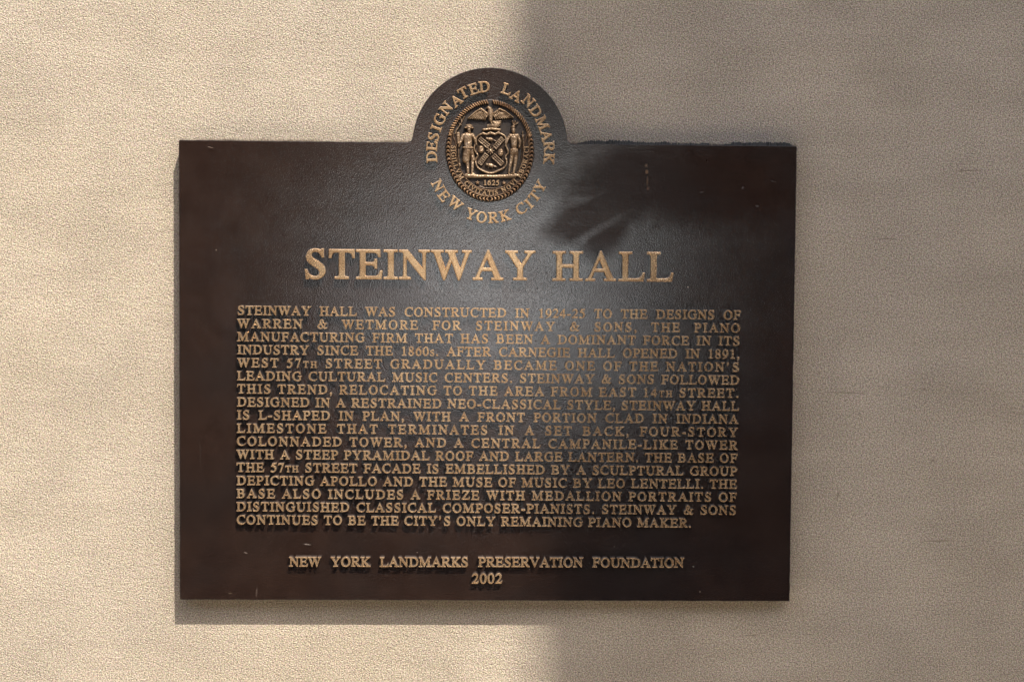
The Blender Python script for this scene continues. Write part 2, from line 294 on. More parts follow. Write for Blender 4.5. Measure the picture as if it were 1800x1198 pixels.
g('5',500,'M435 686 L405 595 L195 595 L165 515 C335 490 430 405 430 270 C430 105 320 -14 155 -14 C85 -14 35 10 35 48 C35 75 55 92 82 92 C130 92 165 40 215 40 C290 40 345 115 345 225 C345 340 265 415 65 432 L165 662 L385 662 C405 662 412 668 422 688 Z')
SIX = ('M446 684 L448 668 C315 640 220 560 180 440 C215 465 255 475 295 475 C400 475 468 390 468 255 C468 95 385 -14 255 -14 C115 -14 34 90 34 265 C34 480 175 645 446 684 Z',
       'M160 400 C150 360 142 310 142 250 C142 110 185 22 262 22 C335 22 375 90 375 215 C375 350 330 430 248 430 C215 430 180 418 160 400 Z')
g('6',500,*SIX)
g('7',500,'M449 662 L79 662 L20 515 L37 507 C80 575 98 588 153 588 L370 588 L172 -8 L237 -8 L449 646 Z')
g('8',500,'M445 155 C445 55 365 -14 250 -14 C132 -14 56 52 56 155 C56 235 100 285 185 330 C105 395 75 445 75 512 C75 605 150 676 258 676 C357 676 432 612 432 525 C432 455 390 405 295 355 C400 285 445 230 445 155 Z','M272 385 C335 425 356 465 356 525 C356 598 318 642 252 642 C190 642 150 602 150 545 C150 490 185 445 272 385 Z','M210 312 C155 270 130 220 130 160 C130 75 180 22 255 22 C322 22 368 65 368 130 C368 195 330 235 210 312 Z')
g('0',500,ell(250,331,226,345),ell(250,331,128,310))
g('.',250,ell(125,48,58,58))
COMMA = 'M88 -140 L80 -125 C130 -95 150 -60 148 -20 C140 -12 130 -10 115 -8 C85 -3 60 20 60 50 C60 84 90 110 128 110 C170 110 197 75 197 25 C197 -50 155 -110 88 -140 Z'
g(',',250,COMMA)
g("'",333,COMMA)
g('-',333,'M30 190 L300 190 L300 262 L30 262 Z')

def parse(path):
    tok = path.replace('M', ' M ').replace('L', ' L ').replace('C', ' C ').replace('Z', ' Z ').split()
    pts, i = [], 0          # each: [co, handle_left, handle_right]
    while i < len(tok):
        t = tok[i]
        if t in 'ML':
            p = (float(tok[i+1]), float(tok[i+2])); i += 3
            pts.append([p, None, None])
        elif t == 'C':
            a = [float(v) for v in tok[i+1:i+7]]; i += 7
            pts[-1][2] = (a[0], a[1]); pts.append([(a[4], a[5]), (a[2], a[3]), None])
        else: i += 1
    if abs(pts[0][0][0]-pts[-1][0][0]) + abs(pts[0][0][1]-pts[-1][0][1]) < 1e-6:
        pts[0][1] = pts[-1][1]; pts.pop()
    return pts

def curve_mesh(splines, scale, extrude, bevel, offset, res=5, bres=1, rot180=False, dy=0):
    """2D filled outline -> raised, round-edged solid. Returns verts (x, up, out), faces; back faces dropped."""
    cu = bpy.data.curves.new('outline', 'CURVE'); cu.dimensions = '2D'; cu.fill_mode = 'BOTH'
    cu.extrude = extrude; cu.bevel_depth = bevel; cu.bevel_resolution = bres; cu.offset = offset; cu.resolution_u = res
    for pts in splines:
        sp = cu.splines.new('BEZIER'); sp.bezier_points.add(len(pts)-1); sp.use_cyclic_u = True
        n = len(pts)
        f = (lambda q: ((500-q[0])*scale, (662-q[1])*scale, 0)) if rot180 else (lambda q: (q[0]*scale, (q[1]+dy)*scale, 0))
        for k, (c, hl, hr) in enumerate(pts):
            b = sp.bezier_points[k]
            b.handle_left_type = b.handle_right_type = 'FREE'
            pv, nx = pts[k-1][0], pts[(k+1) % n][0]
            hl = hl or (c[0]+(pv[0]-c[0])/3, c[1]+(pv[1]-c[1])/3)
            hr = hr or (c[0]+(nx[0]-c[0])/3, c[1]+(nx[1]-c[1])/3)
            b.co = f(c); b.handle_left = f(hl); b.handle_right = f(hr)
    o = bpy.data.objects.new('outline', cu); COL.objects.link(o)
    dg = bpy.context.evaluated_depsgraph_get(); dg.update()
    me = bpy.data.meshes.new_from_object(o.evaluated_get(dg), depsgraph=dg)
    nv = len(me.vertices); V = np.empty(nv*3); me.vertices.foreach_get('co', V); V = V.reshape(-1, 3)
    ztop = V[:, 2].max(); F, fm, nxt = [], [], {}
    for p in me.polygons:
        if len(p.vertices) != 4: continue                 # keep the edge strips, fill the front afresh below
        vs = tuple(p.vertices); nz = p.normal.z
        for i in range(4):
            q, r = vs[i], vs[(i+1) % 4]
            if V[q, 2] > ztop-1e-7 and V[r, 2] > ztop-1e-7: nxt[r] = q
        if nz < -0.2: continue
        F.append(vs); fm.append(0 if nz > 0.55 else 1)
    loops = []
    while nxt:
        st, c = next(iter(nxt.items())); lp = [st]; nxt.pop(st)
        while c != st and c in nxt: lp.append(c); c = nxt.pop(c)
        loops.append(lp)
    flat = [i for lp in loops for i in lp]
    for tri in tessellate_polygon([[Vector((V[i, 0]*2e4, V[i, 1]*2e4, 0)) for i in lp] for lp in loops]):
        t = tuple(flat[i] for i in tri)
        a2 = (V[t[1], 0]-V[t[0], 0])*(V[t[2], 1]-V[t[0], 1]) - (V[t[2], 0]-V[t[0], 0])*(V[t[1], 1]-V[t[0], 1])
        F.append(t if a2 > 0 else t[::-1]); fm.append(0)
    bpy.data.objects.remove(o); bpy.data.curves.remove(cu); bpy.data.meshes.remove(me)
    return V, F, fm

CACHE = {}
def glyph(ch, em, relief, bev=0.03, off=0.0, res=5):
    key = (ch, round(em, 6), relief, bev, off)
    if key not in CACHE:
        rot = ch == '9'; dy = 570 if ch == "'" else 0
        src = SIX if rot else G[ch][1]
        ex = relief - em*bev          # mid-plane of the solid lies in the plate, so walls run straight down into it
        CACHE[key] = curve_mesh([parse(p) for p in src], em/1000, max(ex, em*0.01), em*bev, em*off, res, 2, rot, dy)
    return CACHE[key]
G['9'] = (500, SIX)

class Batch:
    def __init__(s): s.V, s.F, s.m, s.n = [], [], [], 0
    def add(s, gl, x, z, ang, out, relief):
        """place a glyph: its origin at (x, z) turned by ang, standing on the plane `out` off the wall"""
        V, F, fm = gl
        top = V[:, 2].max()
        ca, sa = math.cos(ang), math.sin(ang)
        X = x + V[:, 0]*ca - V[:, 1]*sa; Z = z + V[:, 0]*sa + V[:, 1]*ca
        Y = -(out + relief + (V[:, 2]-top))
        Y = np.minimum(Y, -(out-0.0004)) if False else Y
        s.V.append(np.stack([X, Y, Z], 1)); s.F += [tuple(i+s.n for i in f) for f in F]; s.m += fm; s.n += len(V)
    def obj(s, name, mats, parent):
        return mesh_obj(name, np.concatenate(s.V), s.F, mats, parent, s.m)

# ------------------------------------------------------------------ the plaque
plaque = bpy.data.objects.new('plaque', None); plaque.location = (0, 0, PZ-PH/2); COL.objects.link(plaque)
tag(plaque, 'dark bronze landmark plaque with domed top and raised gilt lettering, fixed to the stone wall', 'plaque')

def arc(cx, cz, r, a0, a1, n):
    return [((cx+r*math.cos(a0+(a1-a0)*i/n)), (cz+r*math.sin(a0+(a1-a0)*i/n))) for i in range(n+1)]
cx, cz = survey(861.3, 256.5); R = 135.8*MM
T_ = PH/2 + PZ; Lx = PW/2; rc = 0.0016; fr = 0.0055
dzc = T_ + fr - cz
dx = math.sqrt((R+fr)**2 - dzc**2); al = math.atan2(dzc, dx)
out_ = []
out_ += arc(-Lx+rc, T_-PH+rc, rc, math.pi, 1.5*math.pi, 4)
out_ += arc(Lx-rc, T_-PH+rc, rc, 1.5*math.pi, 2*math.pi, 4)
out_ += arc(Lx-rc, T_-rc, rc, 0, math.pi/2, 4)
out_ += arc(cx+dx, T_+fr, fr, -math.pi/2, -math.pi+al, 6)
out_ += arc(cx, cz, R, al, math.pi-al, 90)
out_ += arc(cx-dx, T_+fr, fr, -al, -math.pi/2, 6)
out_ += arc(-Lx+rc, T_-rc, rc, math.pi/2, math.pi, 4)
# long straight runs get the faint unevenness of a sand-cast edge
poly = []
for i, p in enumerate(out_):
    q = out_[(i+1) % len(out_)]; L = math.dist(p, q); n = max(1, int(L/0.006))
    for k in range(n):
        j = 0.00018 if n > 1 and k > 0 else 0
        poly.append((p[0]+(q[0]-p[0])*k/n + random.uniform(-j, j), p[1]+(q[1]-p[1])*k/n + random.uniform(-j, j)))
bev = 0.0006
V, F, fm = curve_mesh([[[p, None, None] for p in poly]], 1.0, (THICK-0.0005)/2-bev, bev, -bev, 1, 2)
V2 = np.stack([V[:, 0], -(V[:, 2]-V[:, 2].max()+THICK), V[:, 1]], 1)
M_EDGE = plain('plate_edge_bronze', (0.022, 0.016, 0.013), 0.55, 0.5, 120)
mesh_obj('plate', V2, F, [M_PLATE, M_EDGE], plaque, [0 if all(V[i][2] > V[:, 2].max()-1e-5 for i in f) else 1 for f in F])

# dark ragged sealant squeezed out along the top right edge
b0, b1 = 1003, 1398
tops, bots = [], []
n = 330; walk = 0.0
for i in range(n+1):
    px = b0 + (b1-b0)*i/n
    f = i/n
    walk = walk*0.9 + random.uniform(-1, 1)*0.55
    hgt = 9.5 + walk + random.uniform(-1.3, 1.3) + 1.5*math.sin(f*9)
    if 0.62 < f < 0.72: hgt -= 3
    hgt *= min(1, f*12 + 0.2, (1-f)*20 + 0.35)
    x, z = survey(px, 250 + 5*f + 2, 0.004)
    tops.append((x, T_-0.001 + max(hgt, 1.2)*MM)); bots.append((x, T_-0.006))
V, F = [], []
for (x, z), (x2, z2) in zip(tops, bots):
    t = random.uniform(0.0015, 0.0035)
    V += [(x, 0.0, z), (x, -t, z-0.0006), (x2, -0.009, z2), ]
for i in range(n):
    a, b = 3*i, 3*i+3
    F += [(a, b, b+1, a+1), (a+1, b+1, b+2, a+2)]
mesh_obj('sealant_bead', V, F, M_SEALANT, plaque)

FACE = [M_GOLD, M_SIDE]
# heading, letter by letter
def run_width(s, em, tr):
    return sum(G[c][0] for c in s)*em/1000 + tr*(len(s)-1)
def heading(word, x0, x1, y0, y1, em_px, relief):
    em = em_px*MM
    a = survey(x0, y0, THICK+relief); b = survey(x1, y1, THICK+relief)
    tr = ((b[0]-a[0]) - run_width(word, em, 0))/(len(word)-1)
    x = a[0]
    for ch in word:
        bt = Batch(); bt.add(glyph(ch, em, relief, 0.022, 0.0, 10), x, a[1]+(b[1]-a[1])*(x-a[0])/(b[0]-a[0]), random.uniform(-.004, .004), THICK, relief)
        bt.obj('heading_letter', FACE, plaque)
        x += G[ch][0]*em/1000 + tr
heading('STEINWAY', 533.5, 941, 488.2, 491.2, 74, 0.0054)
heading('HALL', 971, 1183, 491.6, 493.6, 74, 0.0054)

# letters round the seal
def around(chars, pos, inward, em_px=26.5, relief=0.0050):
    em = em_px*MM; ex, ey, ea, eb = 861.5, 266, 104, 115
    for ch, (px, py) in zip(chars, pos):
        nx, ny = (px-ex)/ea**2, (py-ey)/eb**2
        L = math.hypot(nx, ny); nx, ny = nx/L, -ny/L          # outward normal, z up
        if inward: nx, ny = -nx, -ny
        ang = math.atan2(ny, nx) - math.pi/2
        x, z = survey(px, py, THICK+relief)
        wd, hh = G[ch][0]*em/1000, 0.662*em
        x -= (wd/2)*math.cos(ang) - (hh/2)*math.sin(ang); z -= (wd/2)*math.sin(ang) + (hh/2)*math.cos(ang)
        bt = Batch(); bt.add(glyph(ch, em, relief, 0.030, 0.0, 8), x, z, ang, THICK, relief)
        bt.obj('rim_letter', FACE, plaque)
zb = lambda l: [(740+a/7.483, 130+b/7.483) for a, b in l]
zc_ = lambda l: [(860+a/7.485, 130+b/7.485) for a, b in l]
zd = lambda l: [(740+a/7.5, 290+b/7.5) for a, b in l]
around('DESIGNATED', zb([(140,1090),(142,950),(165,825),(200,712),(243,597),(328,452),(463,350),(557,250),(692,198),(834,168)]), False)
around('LANDMARK', zc_([(230,198),(358,285),(515,355),(612,488),(700,648),(752,812),(787,955),(787,1108)]), False)
around('NEWYORKCITY', zd([(225,272),(302,405),(450,508),(660,648),(800,688),(952,692),(1105,668),(1318,575),(1425,508),(1498,410),(1570,282)]), True)

# body text
TEXT = [  # words, left, right, first word, end of first word (photo survey)
 ("STEINWAY HALL WAS CONSTRUCTED IN 1924-25 TO THE DESIGNS OF", 417, 1302, 546.2),
 ("WARREN & WETMORE FOR STEINWAY & SONS, THE PIANO", 416.9, 1301.5, 531.6),
 ("MANUFACTURING FIRM THAT HAS BEEN A DOMINANT FORCE IN ITS", 416.8, 1301, 641),
 ("INDUSTRY SINCE THE 1860s. AFTER CARNEGIE HALL OPENED IN 1891,", 416.8, 1300.5, 543),
 ("WEST 57th STREET GRADUALLY BECAME ONE OF THE NATION'S", 416.7, 1300, 489),
 ("LEADING CULTURAL MUSIC CENTERS. STEINWAY & SONS FOLLOWED", 416.6, 1300, 529.6),
 ("THIS TREND, RELOCATING TO THE AREA FROM EAST 14th STREET.", 416.5, 1299, 476),
 ("DESIGNED IN A RESTRAINED NEO-CLASSICAL STYLE, STEINWAY HALL", 416.4, 1299, 543.9),
 ("IS L-SHAPED IN PLAN, WITH A FRONT PORTION CLAD IN INDIANA", 416.3, 1298, -2.0),
 ("LIMESTONE THAT TERMINATES IN A SET BACK, FOUR-STORY", 416.2, 1297, 573.3),
 ("COLONNADED TOWER, AND A CENTRAL CAMPANILE-LIKE TOWER", 416.1, 1296.5, 600.6),
 ("WITH A STEEP PYRAMIDAL ROOF AND LARGE LANTERN. THE BASE OF", 416, 1296, 481.3),
 ("THE 57th STREET FACADE IS EMBELLISHED BY A SCULPTURAL GROUP", 415.9, 1296, -1.55),
 ("DEPICTING APOLLO AND THE MUSE OF MUSIC BY LEO LENTELLI. THE", 415.8, 1295.5, 552),
 ("BASE ALSO INCLUDES A FRIEZE WITH MEDALLION PORTRAITS OF", 415.7, 1295, 483),
 ("DISTINGUISHED CLASSICAL COMPOSER-PIANISTS. STEINWAY & SONS", 415.6, 1294.5, 614),
 ("CONTINUES TO BE THE CITY'S ONLY REMAINING PIANO MAKER.", 415.5, 1216, 559),
]
EM = 22.9*MM
def chars(word):
    for c in word:
        if c in 'th': yield c.upper(), 0.70
        elif c == 's': yield 'S', 0.66
        else: yield c, 1.0
def wwidth(word, em, tr):
    L = list(chars(word))
    return sum(G[c][0]*k for c, k in L)*em/1000 + tr*(len(L)-1)
def text_line(name, text, a, b, em, first_end=None, relief=0.0048, bev=0.024, off=0.0):
    words = text.split(' ')
    tot = b[0]-a[0]; nat = sum(wwidth(wd, em, 0) for wd in words); gaps = sum(len(wd)-1 for wd in words)
    tr = (tot - nat - 0.31*em*(len(words)-1))/max(gaps, 1) if len(words) > 1 else (tot-nat)/gaps
    if first_end is not None and first_end < 0 and first_end > -0.01: tr = -first_end
    elif first_end is not None:
        fw = first_end - a[0]
        tr1 = (fw - wwidth(words[0], em, 0))/(len(words[0])-1)
        tr = min(max(tr1, 0.0), 0.16*em)
    sp = (tot - nat - tr*gaps)/max(len(words)-1, 1)
    bt = Batch(); x = a[0]
    for wd in words:
        for ch, k in chars(wd):
            z = a[1] + (b[1]-a[1])*(x-a[0])/tot
            rl = relief*random.uniform(0.94, 1.05)
            bt.add(glyph(ch, em*k, relief, bev, off, 4), x + random.uniform(-1, 1)*0.00008, z + random.uniform(-1, 1)*0.0001, random.uniform(-.012, .012), THICK, rl)
            x += G[ch][0]*k*em/1000 + tr
        x += sp - tr
    bt.obj(name, FACE, plaque)
    return tr/em, sp/em
RL = 0.0048
for i, (t, l, r, fe) in enumerate(TEXT):
    yl = 552.9 + 22.97*i
    yr = 561.2 + 22.84*i
    if i == 16: yr = yl + (yr-yl)*0.9
    a = survey(l, yl, THICK+RL); b = survey(r, yr, THICK+RL)
    e = fe*MM if fe < 0 else survey(fe, yl, THICK+RL)[0]      # negative: letter spacing in photo pixels
    info = text_line('text_line', t, a, b, EM, e)
    print('line', i, 'track %.3f space %.3f' % info)
text_line('dedication_line', 'NEW YORK LANDMARKS PRESERVATION FOUNDATION', survey(508, 994.6, THICK+RL), survey(1202.5, 996.4, THICK+RL), 24.2*MM, survey(564, 994.6, THICK+RL)[0])
text_line('date_line', '2002', survey(829, 1024.6, THICK+RL), survey(883, 1024.8, THICK+RL), 25.5*MM)

# ------------------------------------------------------------------ the seal: sculpted reliefs, one mesh per figure
SC = 6.656
Q = 3.2                                    # grid pitch in drawing units (6.656 units = one photo pixel)
sx0, sz0 = survey(780 + 540/SC, 170 + 632/SC, THICK+0.002)
U = MM/SC
class Relief:
    def __init__(s, x0, y0, x1, y1, q=Q, top=38.0):
        s.q = q; s.top = top
        s.X, s.Y = np.meshgrid(np.arange(x0, x1+q, q), np.arange(y0, y1+q, q))
        s.H = np.zeros_like(s.X)
    def seg(s, ax, ay, bx, by):
        px, py = s.X-ax, s.Y-ay; bx, by = bx-ax, by-ay
        t = np.clip((px*bx+py*by)/(bx*bx+by*by+1e-9), 0, 1)
        return np.hypot(px-t*bx, py-t*by), t
    def cap(s, ax, ay, bx, by, ra, rb=None, h=None, base=0.0):
        d, t = s.seg(ax, ay, bx, by); rb = ra if rb is None else rb
        r = ra + (rb-ra)*t; hh = h if h is not None else r
        s.H = np.maximum(s.H, np.where(d < r, base + hh*np.sqrt(np.clip(1-(d/r)**2, 0, 1)), 0)); return s
    def chain(s, pts, ra, rb=None, h=None, base=0.0):
        rb = ra if rb is None else rb; n = len(pts)-1
        for i in range(n):
            r1 = ra+(rb-ra)*i/n; r2 = ra+(rb-ra)*(i+1)/n
            s.cap(*pts[i], *pts[i+1], r1, r2, h, base)
        return s
    def blob(s, cx, cy, rx, ry, h, deg=0, base=0.0):
        a = math.radians(deg); x, y = s.X-cx, s.Y-cy
        u, v = (x*math.cos(a)+y*math.sin(a))/rx, (-x*math.sin(a)+y*math.cos(a))/ry
        d = u*u+v*v
        s.H = np.maximum(s.H, np.where(d < 1, base + h*np.sqrt(np.clip(1-d, 0, 1)), 0)); return s
    def inside(s, poly):
        m = np.zeros(s.X.shape, bool); n = len(poly)
        for i in range(n):
            (x1, y1), (x2, y2) = poly[i], poly[(i+1) % n]
            c = (y1 > s.Y) != (y2 > s.Y)
            m ^= c & (s.X < (x2-x1)*(s.Y-y1)/((y2-y1) or 1e-9)+x1)
        return m
    def pdist(s, poly):
        d = np.full(s.X.shape, 1e9); n = len(poly)
        for i in range(n): d = np.minimum(d, s.seg(*poly[i], *poly[(i+1) % n])[0])
        return d
    def slab(s, poly, h, edge):
        m = s.inside(poly); d = s.pdist(poly)
        s.H = np.maximum(s.H, np.where(m, h*np.sqrt(np.clip(1-(1-np.clip(d/edge, 0, 1))**2, 0.02, 1)), 0)); return s
    def build(s, name, mat, parent, lift=0.0):
        H = s.H; on = H > 0
        c = on[:-1, :-1] | on[1:, :-1] | on[:-1, 1:] | on[1:, 1:]
        idx = -np.ones(H.shape, int)
        used = np.zeros(H.shape, bool)
        for a, b in ((0, 0), (1, 0), (0, 1), (1, 1)): used[a:H.shape[0]-1+a, b:H.shape[1]-1+b] |= c
        idx[used] = np.arange(used.sum())
        nzv = rng.normal(0, 0.5, H.shape)
        wob = 2.6*np.sin(s.X/8.3+1.7*np.sin(s.Y/17))*np.sin(s.Y/10.1+1.3*np.sin(s.X/13)) + 2.0*np.sin(s.X/21+s.Y/15)
        hh = np.where(on, H + (nzv*1.6 + wob)*np.clip((H-8)/20, 0, 1), -2)
        V = np.stack([sx0 + (s.X[used]-540)*U, -(THICK + lift + hh[used]*U), sz0 - (s.Y[used]-632)*U], 1)
        ii = np.argwhere(c)
        F = [(int(idx[i, j]), int(idx[i, j+1]), int(idx[i+1, j+1]), int(idx[i+1, j])) for i, j in ii]
        F = [f[::-1] for f in F]
        o = mesh_obj(name, V, F, mat, parent, smooth=True)
        a = o.data.attributes.new('crest', 'FLOAT', 'POINT')          # how far a spot stands proud: worn bright on top
        a.data.foreach_set('value', np.clip(hh[used]/s.top, 0, 1).astype(np.float32))
        return o

# seal disc (the field) with raised flat and low rim
A_, B_ = 515, 590
rl = Relief(20, 35, 1060, 1228, 8)
e = np.sqrt(((rl.X-540)/A_)**2 + ((rl.Y-632)/B_)**2)
rl.H = np.where(e < 1, 8.0 + 0*e, 0)
seal = rl.build('seal', M_FIELD, plaque)
LIFT = 8*U
# rope above, laurel wreath below
def ring_pts(k, t): return 540 + A_*k*math.cos(t), 632 + B_*k*math.sin(t)
rope = Relief(60, 35, 1030, 500)
N_ = 48
for i in range(N_):
    t = math.radians(198 + 144*i/(N_-1))
    if abs(math.degrees(t)-270) < 2.6: continue
    (x1, y1), (x2, y2) = ring_pts(0.985, t-0.013), ring_pts(0.925, t+0.022)
    rope.cap(x1, y1, x2, y2, 10.5, 10.5, 34)
rope.build('rope_border', M_WREATH, seal, LIFT)
wre = Relief(15, 380, 1065, 1232)
N_ = 46
for i in range(N_):
    t = math.radians(-18 + 216*i/(N_-1))
    s_ = 1 if t < math.pi/2 else -1
    for k, kk, r in ((0.985, 0.955, 12), (0.905, 0.94, 12)):
        (x1, y1), (x2, y2) = ring_pts(k, t + s_*0.022), ring_pts(kk, t - s_*0.022)
        wre.cap(x1, y1, x2, y2, 4, r, 30 + random.uniform(-6, 6))
    x, y = ring_pts(0.945, t); wre.blob(x, y, 8, 8, 20 if i % 3 else 40)
wre.build('laurel_wreath', M_WREATH, seal, LIFT)
# motto ribbon with two fine ridges
rib = Relief(60, 380, 1020, 1175)
eo = np.sqrt(((rib.X-540)/462)**2 + ((rib.Y-632)/527)**2); ei = np.sqrt(((rib.X-540)/388)**2 + ((rib.Y-632)/455)**2)
m = (eo < 1) & (ei > 1) & (rib.Y > 440 + 0.0*rib.X)
rib.H = np.where(m, 9.0, 0)
for sgn in (-1, 1):
    rib.chain([(540+sgn*455, 560), (540+sgn*452, 480), (540+sgn*440, 410), (540+sgn*425, 402)], 11, 9, 22)
    rib.chain([(540+sgn*388, 600), (540+sgn*398, 540), (540+sgn*425, 480), (540+sgn*432, 420)], 10, 9, 20)
for (a, b, r) in ((462, 527, 8), (388, 455, 7)):
    pts = [(540+a*math.cos(t), 632+b*math.sin(t)) for t in np.radians(np.linspace(-8, 188, 60))]
    rib.chain(pts, r, r, 22)
ribbon = rib.build('motto_ribbon', M_WREATH, seal, LIFT)
bt = Batch()
motto = 'SIGILLVM CIVITATIS NOVI EBORACI'
L = list(motto); em = 74*U
wds = [G[c][0] if c != ' ' else 420 for c in L]
cum = np.cumsum(wds) - np.array(wds)/2; tot = sum(wds)
ts = np.radians(np.linspace(187, -7, 800)); ex_ = 540+424*np.cos(ts); ey_ = 632+490*np.sin(ts)
sl_ = np.concatenate([[0], np.cumsum(np.hypot(np.diff(ex_), np.diff(ey_)))])
for c, q in zip(L, cum):
    if c == ' ': continue
    s_ = q/tot*sl_[-1]; px, py = np.interp(s_, sl_, ex_), np.interp(s_, sl_, ey_)
    p2, q2 = np.interp(s_+4, sl_, ex_), np.interp(s_+4, sl_, ey_)
    ang = math.atan2(-(q2-py), p2-px)
    x, z = sx0+(px-540)*U, sz0-(py-632)*U
    wd, hh = G[c][0]*em/1000, 0.662*em
    x -= (wd/2)*math.cos(ang)-(hh/2)*math.sin(ang); z -= (wd/2)*math.sin(ang)+(hh/2)*math.cos(ang)
    bt.add(glyph(c, em, 0.0014, 0.03, 0.0, 3), x, z, ang, THICK+LIFT+7*U, 0.0013)
bt.obj('motto_lettering', [M_MOTTO, M_SIDE], seal)
# 1625 and its two stars
bt = Batch(); em = 84*U
for c, px in zip('1625', (486, 534, 584, 632)):
    x, z = sx0+(px-540)*U, sz0-(1030-632)*U
    bt.add(glyph(c, em, 0.0018, 0.03, 0.0, 4), x-G[c][0]*em/2000, z, 0, THICK+LIFT, 0.0018)
bt.obj('founding_date', [M_MOTTO, M_SIDE], seal)
for px in (400, 706):
    st = Relief(px-45, 955, px+45, 1050)
    for k in range(5):
        a = math.radians(72*k-90); st.cap(px, 1003, px+22*math.cos(a), 1003+22*math.sin(a), 13, 6, 24)
    st.build('date_star', M_WREATH, seal, LIFT)
# ground bar
gb = Relief(230, 880, 890, 980)
gb.chain([(262, 918), (400, 926), (600, 928), (740, 920), (868, 912)], 22, 19, 34)
gb.chain([(262, 942), (840, 938)], 12, 12, 20)
gb.chain([(800, 895), (850, 905), (872, 918)], 14, 11, 30)
gb.build('ground_bar', M_SEAL, seal, LIFT)
sc = Relief(370, 1030, 760, 1085)
sc.chain([(390, 1060), (430, 1046), (470, 1062), (520, 1066), (590, 1066), (650, 1056), (710, 1046)], 12, 8, 16)
sc.build('scroll', M_SEAL, seal, LIFT)
# eagle
eg = Relief(260, 110, 830, 420, 2.4)
def wing(tip, shoulder, root, lower, sgn):
    eg.slab([root, shoulder, ((shoulder[0]+tip[0])/2, (shoulder[1]+tip[1])/2-18), tip, lower, ((lower[0]+root[0])/2, (lower[1]+root[1])/2+6)], 24, 18)
    for k in range(9):                       # long feathers
        f = k/8
        ax, ay = shoulder[0]+(root[0]-shoulder[0])*f*0.9 + (tip[0]-shoulder[0])*0.28*(1-f), shoulder[1]+(root[1]-shoulder[1])*f*0.6 + 38
        bx, by = tip[0]+(lower[0]-tip[0])*f, tip[1]+(lower[1]-tip[1])*f
        eg.cap(ax, ay, bx, by, 9, 8, 34)
    eg.chain([root, (shoulder[0], shoulder[1]+4), ((shoulder[0]*.55+tip[0]*.45), (shoulder[1]*.55+tip[1]*.45)-8), tip], 17, 7, 46)
    for k in range(5):
        f = k/4; x = shoulder[0]+(root[0]-shoulder[0])*f - sgn*10; y = shoulder[1]+34+(root[1]-shoulder[1])*f*0.7
        eg.cap(x, y, x+sgn*22, y+30, 10, 6, 42)
wing((284, 262), (432, 146), (505, 205), (480, 278), -1)
wing((808, 246), (650, 146), (585, 205), (606, 270), 1)
eg.cap(542, 175, 546, 275, 34, 24, 62); eg.cap(536, 150, 544, 190, 24, 27, 66)
eg.cap(520, 136, 540, 150, 20, 22, 58); eg.cap(500, 140, 520, 138, 7, 15, 44)
eg.cap(548, 270, 556, 315, 18, 12, 40)
for k in range(6):
    a = math.radians(62 - 13*k); eg.cap(572, 296, 572+92*math.cos(a), 296+80*math.sin(a), 9, 9, 34)
for k in range(7): eg.blob(515+14*k, 350 - 14*math.sin(k/6*math.pi), 15, 30, 30)
eg.chain([(462, 390), (550, 378), (652, 388)], 16, 16, 40)
eagle = eg.build('eagle', M_SEAL, seal, LIFT)
# shield
SH = [(383,468),(455,432),(500,450),(545,425),(600,447),(642,420),(732,470),(716,560),(764,650),(712,702),(742,745),(722,820),(660,852),(545,902),(428,852),(386,812),(370,735),(412,690),(350,622),(368,558)]
sh = Relief(330, 400, 785, 925, 2.6)
sh.H = np.where(sh.inside(SH), 7.0, 0)
def smooth_loop(P, k=3):
    for _ in range(k):
        Q2 = []
        for i in range(len(P)):
            a, b = P[i], P[(i+1) % len(P)]
            Q2 += [(a[0]*.75+b[0]*.25, a[1]*.75+b[1]*.25), (a[0]*.25+b[0]*.75, a[1]*.25+b[1]*.75)]
        P = Q2
    return P
SL = smooth_loop(SH, 2)
sh.H = np.where(sh.inside(SL), 7.0, 0)
sh.chain(SL+[SL[0]], 12, 12, 36)
sh.chain([(455,428),(500,446),(545,421),(600,443),(642,416)], 14, 14, 40)
shield = sh.build('shield', M_SEAL, seal, LIFT)
L2 = LIFT + 6*U
for (ax, ay, bx, by) in ((412,492,530,588),(692,484,590,604),(418,792,508,672),(692,792,572,682)):
    sa = Relief(380, 450, 725, 830, 2.6)
    d = np.array([bx-ax, by-ay], float); d /= np.hypot(*d); nn = np.array([-d[1], d[0]])*32
    P4 = [(ax+nn[0], ay+nn[1]), (bx+nn[0], by+nn[1]), (bx-nn[0], by-nn[1]), (ax-nn[0], ay-nn[1])]
    sa.slab(P4, 26, 6)
    dd = sa.pdist(P4); ins = sa.inside(P4)
    tt = (sa.X-ax)*d[0]+(sa.Y-ay)*d[1]; uu = (sa.X-ax)*nn[0]/32+(sa.Y-ay)*nn[1]/32
    lat = np.maximum(np.cos(tt*2*math.pi/24), np.cos(uu*2*math.pi/22))
    sa.H = np.where(ins & (dd > 11), 15 + 9*np.clip(lat, 0, 1), sa.H)
    sa.build('windmill_sail', M_SEAL, shield, L2)
hb = Relief(480, 570, 610, 695, 2.4)
for k in range(8):
    a = math.radians(45*k); hb.cap(545, 632, 545+42*math.cos(a), 632+42*math.sin(a), 15, 8, 26)
hb.blob(545, 632, 20, 20, 42); hb.build('windmill_hub', M_SEAL, shield, L2)
